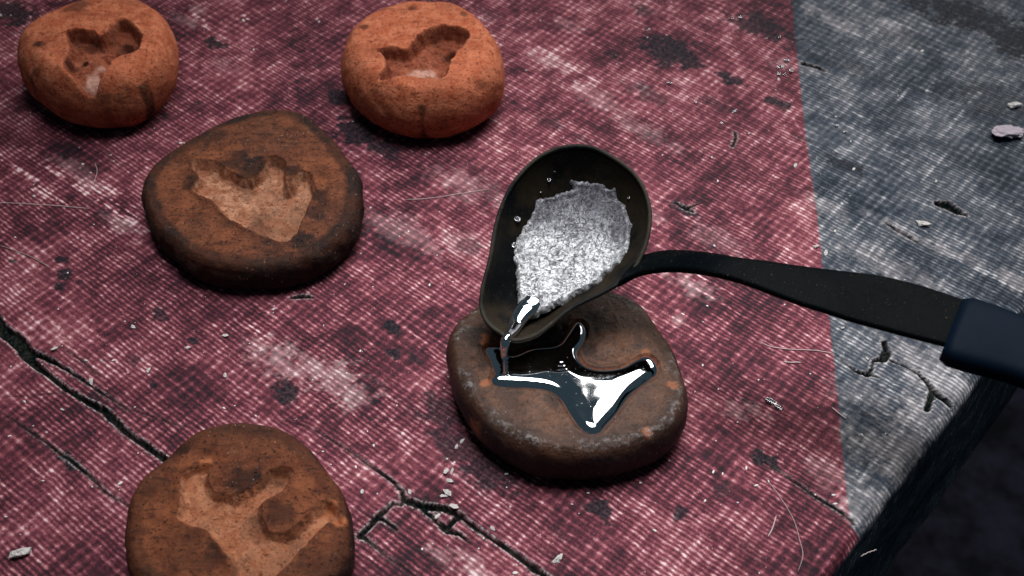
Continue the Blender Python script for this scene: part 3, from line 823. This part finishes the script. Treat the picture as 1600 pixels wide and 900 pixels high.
# strap handle: upper and lower edge
HU = [(992,414),(1007,402),(1019,398),(1042,394),(1073,394),(1112,398),(1154,405),(1197,410),(1251,418),(1309,425),(1368,432),(1414,442),(1453,453),(1500,469),(1530,480)]
HL = [(966,446),(982,437),(999,429),(1027,424),(1057,423),(1096,427),(1135,435),(1174,447),(1213,462),(1251,476),(1290,488),(1329,501),(1387,517),(1432,529),(1481,542),(1510,552)]
zj = float(at_plane(990, 424, TIP, NP)[2])
ZH = 0.057
def lift(P, n):
    P = smooth_open(np.array(P, float), n)
    t = np.linspace(0, 1, n)
    z = zj-0.001+(ZH-zj+0.001)*sstep(0.0, 0.30, t)
    return at(P[:, 0], P[:, 1], z), t
hu, tt = lift(HU, 70); hl, _ = lift(HL, 70)
rings = []
Tn = np.gradient((hu+hl)/2, axis=0); Tn /= np.linalg.norm(Tn, axis=1, keepdims=True)
for k in range(70):
    c = (hu[k]+hl[k])/2; wv = (hu[k]-hl[k])/2; w = np.linalg.norm(wv); wd = wv/w
    nn = np.cross(Tn[k], wd); nn /= np.linalg.norm(nn)
    if nn[2] < 0: nn = -nn
    th = np.linspace(0, 2*np.pi, 20, endpoint=False)
    e = 0.35
    xx = np.sign(np.cos(th))*np.abs(np.cos(th))**e*w
    yy = np.sign(np.sin(th))*np.abs(np.sin(th))**e*0.0013+0.0005*(1-(xx/w)**2)
    rings.append(c+xx[:, None]*wd+yy[:, None]*nn-lad_o)
mesh_bm('handle', sweep(rings), M_STRAP, lad)
# blue plastic grip, running on out of the picture
def grip_material():
    t = Tree('dark_blue_grip'); o = t.obj(1000.0)
    n = t.noise(o, 0.06, 3); n2 = t.noise(o, 1.2, 4, 0.7)
    c = t.mix(n, (0.0015, 0.0045, 0.010), (0.0025, 0.008, 0.018))
    c = t.mix(n2.ss(0.64, 0.75)*0.2, c, (0.03, 0.04, 0.055))
    return t.out(c, 0.46+n2*0.15, 0.0, t.bump(n2, 0.2, 0.0002), 0.045)
GU = [(1511,458),(1600,487),(1720,530),(1820,566)]
GL = [(1475,550),(1600,587),(1700,620),(1790,650)]
gu = smooth_open(at(*np.array(GU, float).T, ZH+0.003), 30); gl = smooth_open(at(*np.array(GL, float).T, ZH+0.003), 30)
rings = []
for k, (a, b) in enumerate(zip(gu, gl)):
    c = (a+b)/2; wv = (a-b)/2; w = np.linalg.norm(wv); wd = wv/w
    T = gu[min(k+1, 29)]-gu[max(k-1, 0)]; T /= np.linalg.norm(T)
    nn = np.cross(T, wd); nn /= np.linalg.norm(nn)
    if nn[2] < 0: nn = -nn
    th = np.linspace(0, 2*np.pi, 40, endpoint=False); e = 0.62
    bul = 1+0.02*math.sin(k*0.5)
    sh = 1.0
    if k == 0: sh = 0.90
    if k >= 27: sh = (0.99, 0.93, 0.70)[k-27]
    xx = np.sign(np.cos(th))*np.abs(np.cos(th))**e*w*bul*sh
    yy = np.sign(np.sin(th))*np.abs(np.sin(th))**e*0.0050*bul*sh
    cc = c+(T*(-0.0006) if k == 0 else 0)
    rings.append(cc+xx[:, None]*wd+(yy[:, None]-0.0035)*nn-lad_o)
mesh_bm('grip', sweep(rings), grip_material(), lad)

# ------------------------------------------------------------------ metal in the ladle
CR = [(840,315),(858,308),(877,301),(895,294),(894,282),(903,284),(932,287),(958,297),(963,311),(974,323),(979,341),(986,354),(982,383),(977,399),(958,417),(937,436),(914,453),(876,471),(846,487),(828,494),(816,492),(811,474),(810,445),(807,410),(805,391),(809,373),(822,352),(837,331)]
def ray(px, py):
    return FWD+np.multiply.outer((np.asarray(px)-800)/FPX, RGT)+np.multiply.outer((450-np.asarray(py))/FPX, UPV)
# bowl surface as height over (u, v) of the rim plane
ru, rv = rimr @ UL, rimr @ VL
rth = np.arctan2(rv, ru); rrad = np.hypot(ru, rv)
oi = np.argsort(rth)
def bowl_s(u, v):
    th = np.arctan2(v, u)
    R = np.interp(th, np.concatenate([rth[oi]-2*np.pi, rth[oi], rth[oi]+2*np.pi]), np.tile(rrad[oi], 3))
    return np.hypot(u, v)/(R*0.965)
slope = 0.16
def liquid_w(u): return -0.0125+slope*(-u)*1.0*0+(-0.0*u)
def surf_w(u, v):
    s = bowl_s(u, v)
    wb = bowl_w(s)+0.0007
    wl = -0.0118-0.10*u*0+0*v
    # level pool of metal, lying over the lower part; a thin skin clings to the back wall
    lev = -0.0105-0.20*(u+0.012)
    k = 0.0015
    hh = np.clip(0.5+0.5*(lev-wb)/k, 0, 1)
    return wb+(lev-wb)*hh+k*hh*(1-hh)
def to_uv(px, py):
    """where the ray meets the metal surface"""
    r = ray(px, py); w = np.full(np.shape(px), -0.009)
    for _ in range(14):
        t = ((BC-CAM) @ NP+w)/(r @ NP)
        P = CAM+t[..., None]*r-BC
        w = 0.5*w+0.5*surf_w(P @ UL, P @ VL)
    return P @ UL, P @ VL
cu, cv = to_uv(*np.array(CR, float).T)
cpoly = np.stack([cu, cv], 1)*mm
us = np.arange(cu.min()-0.002, cu.max()+0.002, 0.00030); vs_ = np.arange(cv.min()-0.002, cv.max()+0.002, 0.00030)
U_, V_ = np.meshgrid(us, vs_, indexing='ij')
sd = poly_sd(U_*mm, V_*mm, cpoly)+0.9*fbm(U_*mm*0.35, V_*mm*0.35, 91, 3)+0.3*fbm(U_*mm*1.2, V_*mm*1.2, 92, 2)
um, vm = U_*mm, V_*mm
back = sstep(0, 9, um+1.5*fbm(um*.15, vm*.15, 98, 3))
wr = 0.50*fbm(um*0.26+1.2*fbm(um*.15, vm*.15, 3, 2), vm*0.26, 93, 3)*(1-0.4*back)
wr = wr-0.55*np.clip(0.12-np.abs(fbm(um*0.22+0.8*fbm(um*.3, vm*.3, 4, 2), vm*0.22, 99, 3)), 0, 1)/0.12*(1-0.5*back)
wr = wr+0.07*fbm(um*1.3, vm*1.3, 94, 2)
# folds hanging down the back wall
wr = wr+back*0.45*(1-np.abs(fbm(um*0.06, vm*0.40, 95, 3))*3).clip(-0.5, 1)*-1.0*sstep(0.35, 0.5, np.abs(fbm(um*0.05, vm*0.1, 96, 2))+0.3)
Wc = surf_w(U_, V_)+(0.0006+wr/mm*0.9)*sstep(-0.3, 1.2, sd)+0.0005*sstep(0.0, 0.8, sd)*sstep(2.2, 0.8, sd)
Wc = Wc-0.0016*sstep(0.1, -0.8, sd)
cv3 = (BC+U_[..., None]*UL+V_[..., None]*VL+Wc[..., None]*NP).reshape(-1, 3)
cf = quads(len(us), len(vs_))
cn = vert_normals(cv3, cf)
if (cn @ NP).mean() < 0: cf = cf[:, ::-1]
ck = sd.ravel()[cf].max(1) > -0.5
def dross_material():
    t = Tree('tin_dross'); o = t.obj(1000.0)
    n1 = t.noise(o, 0.10, 3, 0.6); n2 = t.noise(o, 0.28, 4, 0.7, 1.4); n3 = t.noise(o, 0.95, 4, 0.75, 0.6)
    bk = t.attr('back')
    r1 = t.math('ABSOLUTE', t.noise(o, 0.12, 3, 0.6, 3.0)-0.5); r2 = t.math('ABSOLUTE', t.noise(o, 0.42, 3, 0.7, 1.4)-0.5)
    crease = (r1.ss(0.030, 0.0)).max(r2.ss(0.030, 0.0)*0.8)
    c = t.mix(n2.ss(0.32, 0.52), (0.25, 0.25, 0.26), (0.78, 0.78, 0.79))
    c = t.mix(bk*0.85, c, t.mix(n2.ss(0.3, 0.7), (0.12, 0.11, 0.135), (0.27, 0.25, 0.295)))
    c = t.mix(crease*(0.45+n3.ss(0.40, 0.56)*0.5), c, (0.05, 0.05, 0.055))
    c = t.mix(n3.ss(0.57, 0.63)*0.85, c, (0.035, 0.035, 0.04))
    h = n2*0.6+n3*0.14-crease*0.45
    return t.out(c, 0.30+n3*0.2, 0.10, t.bump(h, 0.9, 0.0007), 0.45)
co = BC-NP*0.012
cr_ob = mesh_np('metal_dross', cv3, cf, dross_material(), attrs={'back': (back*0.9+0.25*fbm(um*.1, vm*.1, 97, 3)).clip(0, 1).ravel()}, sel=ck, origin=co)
tag(cr_ob, 'crinkled silver white crust of metal lying inside the ladle bowl', 'metal crust')

# liquid running over the lip and falling into the mould
path_px = [(852,452),(836,470),(826,481),(815,493),(807,506),(799,519),(792,529)]
u_, v_ = to_uv(*np.array(path_px, float).T)
pp = BC+u_[:, None]*UL+v_[:, None]*VL+(surf_w(u_, v_)+0.0004)[:, None]*NP
pp[0] -= NP*0.0024; pp[1] -= NP*0.0009
lip = pp[-1]
fall = [lip+np.array([-0.0007, -0.0018, -0.0010]), lip+np.array([-0.0009, -0.0026, -0.0035]), lip+np.array([-0.0009, -0.0028, -0.0060])]
land = at(790, 557, HE); land[2] = HE-0.0004
fall.append(np.array([land[0], land[1], HE+0.0012])); fall.append(land)
sp = smooth_open(np.vstack([pp, fall]), 70)
tq = np.linspace(0, 1, 70)
rad = np.interp(tq, [0, .14, .28, .48, .62, .74, .83, .93, 1], [.0040, .0040, .0032, .0024, .0019, .0013, .0010, .0010, .0018])
rad = np.convolve(np.pad(rad, 3, mode='edge'), np.ones(7)/7, mode='valid')*(1+0.03*np.sin(tq*29))
rg = []
T = np.gradient(sp, axis=0); T /= np.linalg.norm(T, axis=1, keepdims=True)
for k in range(70):
    a = np.cross(T[k], NP); a /= np.linalg.norm(a); b = np.cross(a, T[k])
    th = np.linspace(0, 2*np.pi, 20, endpoint=False)
    fl = np.interp(tq[k], [0, .12, .5, .7, 1], [.12, .35, .60, .9, 1])
    wob_ = 1+0.05*np.sin(3*th+tq[k]*5)
    rg.append(sp[k]+rad[k]*(np.cos(th)*wob_)[:, None]*a+rad[k]*fl*(np.sin(th)*wob_)[:, None]*b-lip)
st = mesh_bm('metal_stream', sweep(rg), M_LIQ, loc=tuple(lip))
tag(st, 'thin shiny trickle of molten metal running from the ladle lip into the mould', 'molten metal')

# ------------------------------------------------------------------ crumbs, beads, threads
rng = np.random.default_rng(12)
def chip_mesh(seed, squash=0.5, sub=1, rough=0.3):
    r = np.random.default_rng(seed)
    bm = bmesh.new(); bmesh.ops.create_icosphere(bm, subdivisions=sub, radius=0.5)
    for v in bm.verts:
        f = 1+rough*(r.random()-0.5)*2
        v.co = Vector((v.co.x*f, v.co.y*f*0.75, v.co.z*squash*f))
    me = bpy.data.meshes.new('crumb'); bm.to_mesh(me); bm.free()
    return me
def chip_material(name, c, rough, metal):
    t = Tree(name); o = t.obj(1.0); n = t.noise(o, 4.0, 3)
    return t.out(t.mix(n, tuple(x*0.75 for x in c), c), rough, metal, t.bump(n, 0.5, 0.05))
M_CRUMB = chip_material('pale_crumb', (0.80, 0.76, 0.72), 0.6, 0.0)
M_BEAD = chip_material('tin_bead', (0.85, 0.85, 0.87), 0.22, 0.9)
M_DIRT = chip_material('dark_dirt', (0.030, 0.030, 0.030), 0.8, 0.0)
M_LUMP = chip_material('pale_mortar', (0.55, 0.47, 0.53), 0.9, 0.0)
crumbs = [chip_mesh(s) for s in range(5)]; beads = [chip_mesh(20+s, 0.7, 2, 0.10) for s in range(2)]
lump_me = chip_mesh(40, 0.5, 3, 0.22)
for me in crumbs: me.materials.append(M_CRUMB)
for me in beads:
    me.materials.append(M_BEAD)
    for pgn in me.polygons: pgn.use_smooth = True
lump_me.materials.append(M_LUMP)
def put(me, name, x, y, px, label, cat, group=None, lengthen=1.0, rz=None, sink=0.15):
    z = 0.0
    q = at(x, y, 0.0)
    o = bpy.data.objects.new(name, me); COL.objects.link(o)
    s = px/4.2/mm
    o.scale = (s*lengthen, s, s); o.rotation_euler = (rng.uniform(-.3, .3), rng.uniform(-.3, .3), rng.uniform(0, 6.28) if rz is None else rz)
    # rest on the cloth
    i = int(np.argmin(np.abs(A-q[:2] @ E1))); j = int(np.argmin(np.abs(Bs-q[:2] @ E2)))
    zc = V[i*nb+j, 2]
    o.location = (q[0], q[1], zc+s*0.25*(1-sink))
    tag(o, label, cat, group)
    return o
for k, (x, y, p_) in enumerate([(697,738,9),(706,737,7),(702,752,10),(693,776,9),(700,771,10),(709,793,10),(684,807,8),(769,826,7),(722,690,7),(713,699,6),(640,768,6),(566,768,7)]):
    put(crumbs[k % 5], 'pale_crumb', x, y, p_, 'tiny white crumb beside the crack below the filled mould', 'crumb', 'crumbs beside the lower crack', 1.5)
for k, (x, y, p_) in enumerate([(85,546,10),(142,596,10),(134,563,6),(232,578,9),(208,511,8),(352,525,9),(352,586,8),(293,543,8),(97,640,6)]):
    put(crumbs[k % 5], 'pale_crumb', x, y, p_, 'tiny white crumb near the wide crack on the left', 'crumb', 'crumbs near the left crack', 1.3)
for k, (x, y, p_) in enumerate([(1229,94,11),(1222,103,9),(1216,105,8),(1236,111,10),(1217,115,8),(1226,116,7)]):
    put(beads[k % 2], 'metal_bead', x, y, p_, 'small bright metal bead in the cluster by the top of the red and grey border', 'bead', 'metal beads by the border')
for k, (x, y, p_) in enumerate([(1144,29,7),(1157,27,7),(1046,130,9),(1087,158,7),(1148,174,8),(1197,59,6),(1218,57,6),(1127,192,7),(1320,205,7),(1308,196,8)]):
    put(beads[k % 2], 'metal_bead', x, y, p_, 'lone bright speck of metal scattered near the top of the red and grey border', 'bead', 'scattered metal specks at the top')
for k, (x, y, p_) in enumerate([(1243,258,8),(1463,283,6),(1305,361,7),(1317,512,6),(1275,385,8),(1290,395,9),(1355,560,6)]):
    put(crumbs[k % 5], 'pale_crumb', x, y, p_, 'tiny pale crumb along the red and grey border near the ladle handle', 'crumb', 'crumbs along the border', 1.4)
put(crumbs[1], 'white_flake', 33, 866, 22, 'white flake lying alone in the bottom left corner', 'flake', None, 1.3, 0.6)
put(crumbs[3], 'straw_flake', 872, 874, 13, 'tan seed-like flake below the filled mould', 'flake', None, 1.7, 0.8)
put(lump_me, 'mortar_lump', 1575, 208, 56, 'pale lilac grey crumbly lump on the grey cloth at right edge', 'lump', None, 1.15, 0.4, 0.6).scale.z *= 0.45
put(crumbs[2], 'white_pebble', 1583, 166, 20, 'smooth whitish pebble just above the crumbly lump', 'pebble', None, 1.6, -0.2)
put(crumbs[4], 'white_sliver', 1442, 349, 14, 'white sliver below the round hole in the grey cloth', 'sliver', None, 2.0, -0.4)
put(beads[0], 'metal_splash', 1205, 627, 13, 'silver splash of metal on red cloth right of filled mould', 'metal splash', None, 1.5, -0.5, 0.6)
put(beads[1], 'metal_splash', 1217, 636, 9, 'smaller silver splash touching the one right of filled mould', 'metal splash', None, 1.5, -0.6, 0.6)
# droplets stuck to the ladle wall
for k, (x, y, p_) in enumerate([(858,281,6),(808,342,11),(866,268,3.5),(845,300,4),(803,383,9),(982,309,4)]):
    u1, v1 = to_uv(np.array([x]), np.array([y]))
    w1 = bowl_w(bowl_s(u1, v1))
    P = (BC+u1[:, None]*UL+v1[:, None]*VL+(w1+0.0006)[:, None]*NP)[0]
    o = bpy.data.objects.new('metal_droplet', beads[k % 2]); COL.objects.link(o)
    s = p_/4.4/mm; o.scale = (s, s*1.4, s*0.8); o.location = P; o.rotation_euler = (0.4, 0, k*1.3)
    tag(o, 'tiny silver droplet stuck on the dark ladle wall beside the crust', 'droplet', 'droplets on the ladle wall')

M_THREAD = chip_material('pale_thread', (0.62, 0.50, 0.48), 0.8, 0.0)
M_STRAW = chip_material('grey_straw', (0.34, 0.29, 0.25), 0.8, 0.0)
def thread(pts, rad, label, mat=M_THREAD, name='loose_thread'):
    P = smooth_open(at(*np.array(pts, float).T, 0.0), 24)
    ii = np.clip(np.searchsorted(A, P[:, :2] @ E1), 0, na-1); jj = np.clip(np.searchsorted(Bs, P[:, :2] @ E2), 0, nb-1)
    P[:, 2] = V[ii*nb+jj, 2]+rad*0.8+0.00015
    rad = rad*0.6
    r = rad*np.interp(np.linspace(0, 1, 24), [0, .1, .9, 1], [.4, 1, 1, .3])
    c = P.mean(0)
    o = mesh_bm(name, sweep([q-c for q in tube_rings(P, r, 6)]), mat, loc=tuple(c))
    return tag(o, label, 'thread' if name == 'loose_thread' else 'straw')
thread([(-30,317),(20,318),(70,321),(140,326)], 0.00024, 'long pale thread lying level at the left edge')
thread([(1186,532),(1204,542),(1240,547),(1275,548),(1304,552)], 0.00026, 'pale thread running to the grey border right of filled mould')
thread([(1224,566),(1236,567),(1252,567)], 0.00035, 'short white fibre under the thread right of filled mould')
thread([(632,312),(665,311),(705,306),(765,296)], 0.00020, 'fine pale thread between the smoked mould and the ladle')
thread([(0,384),(28,394),(55,405),(80,420)], 0.00028, 'thin grey straw at the left edge below the pale thread', M_STRAW, 'straw')
thread([(1197,747),(1215,770),(1233,797),(1243,817),(1250,843),(1255,866),(1247,892)], 0.00014, 'wispy pale thread hanging towards the table corner at lower right')
thread([(1213,805),(1207,825),(1200,838)], 0.00032, 'short forked white fibre left of the wispy thread')
thread([(1300,637),(1310,646),(1322,655)], 0.00040, 'small curled fibre on the border below the handle')
thread([(148,255),(152,268),(146,286)], 0.00016, 'short fine hair above the pale thread at left')
thread([(1350,856),(1362,848),(1378,839)], 0.00022, 'short pale fibre on the dark hanging side')

# fine dust and grit over the cloth: too small to count
nd = 260
bm = bmesh.new()
for k in range(nd):
    x, y = rng.uniform(-20, 1500), rng.uniform(-20, 920)
    q = at(x, y)
    if q[:2] @ E2 > EDGE_B-0.008: continue
    i = min(np.searchsorted(A, q[:2] @ E1), na-1); j = min(np.searchsorted(Bs, q[:2] @ E2), nb-1)
    s = rng.choice([0.00022, 0.0003, 0.0004, 0.0006], p=[.45, .3, .18, .07])
    M = Matrix.Translation((q[0], q[1], V[i*nb+j, 2]+s*0.4)) @ Matrix.Rotation(rng.uniform(0, 6.28), 4, 'Z') @ Matrix.Diagonal((s*rng.uniform(1, 2.2), s, s*0.6, 1))
    bmesh.ops.create_icosphere(bm, subdivisions=1, radius=1.0, matrix=M)
o = mesh_bm('dust', bm, M_CRUMB, smooth=False)
tag(o, 'fine pale dust and grit scattered over the tarpaulin', 'dust', kind='stuff')
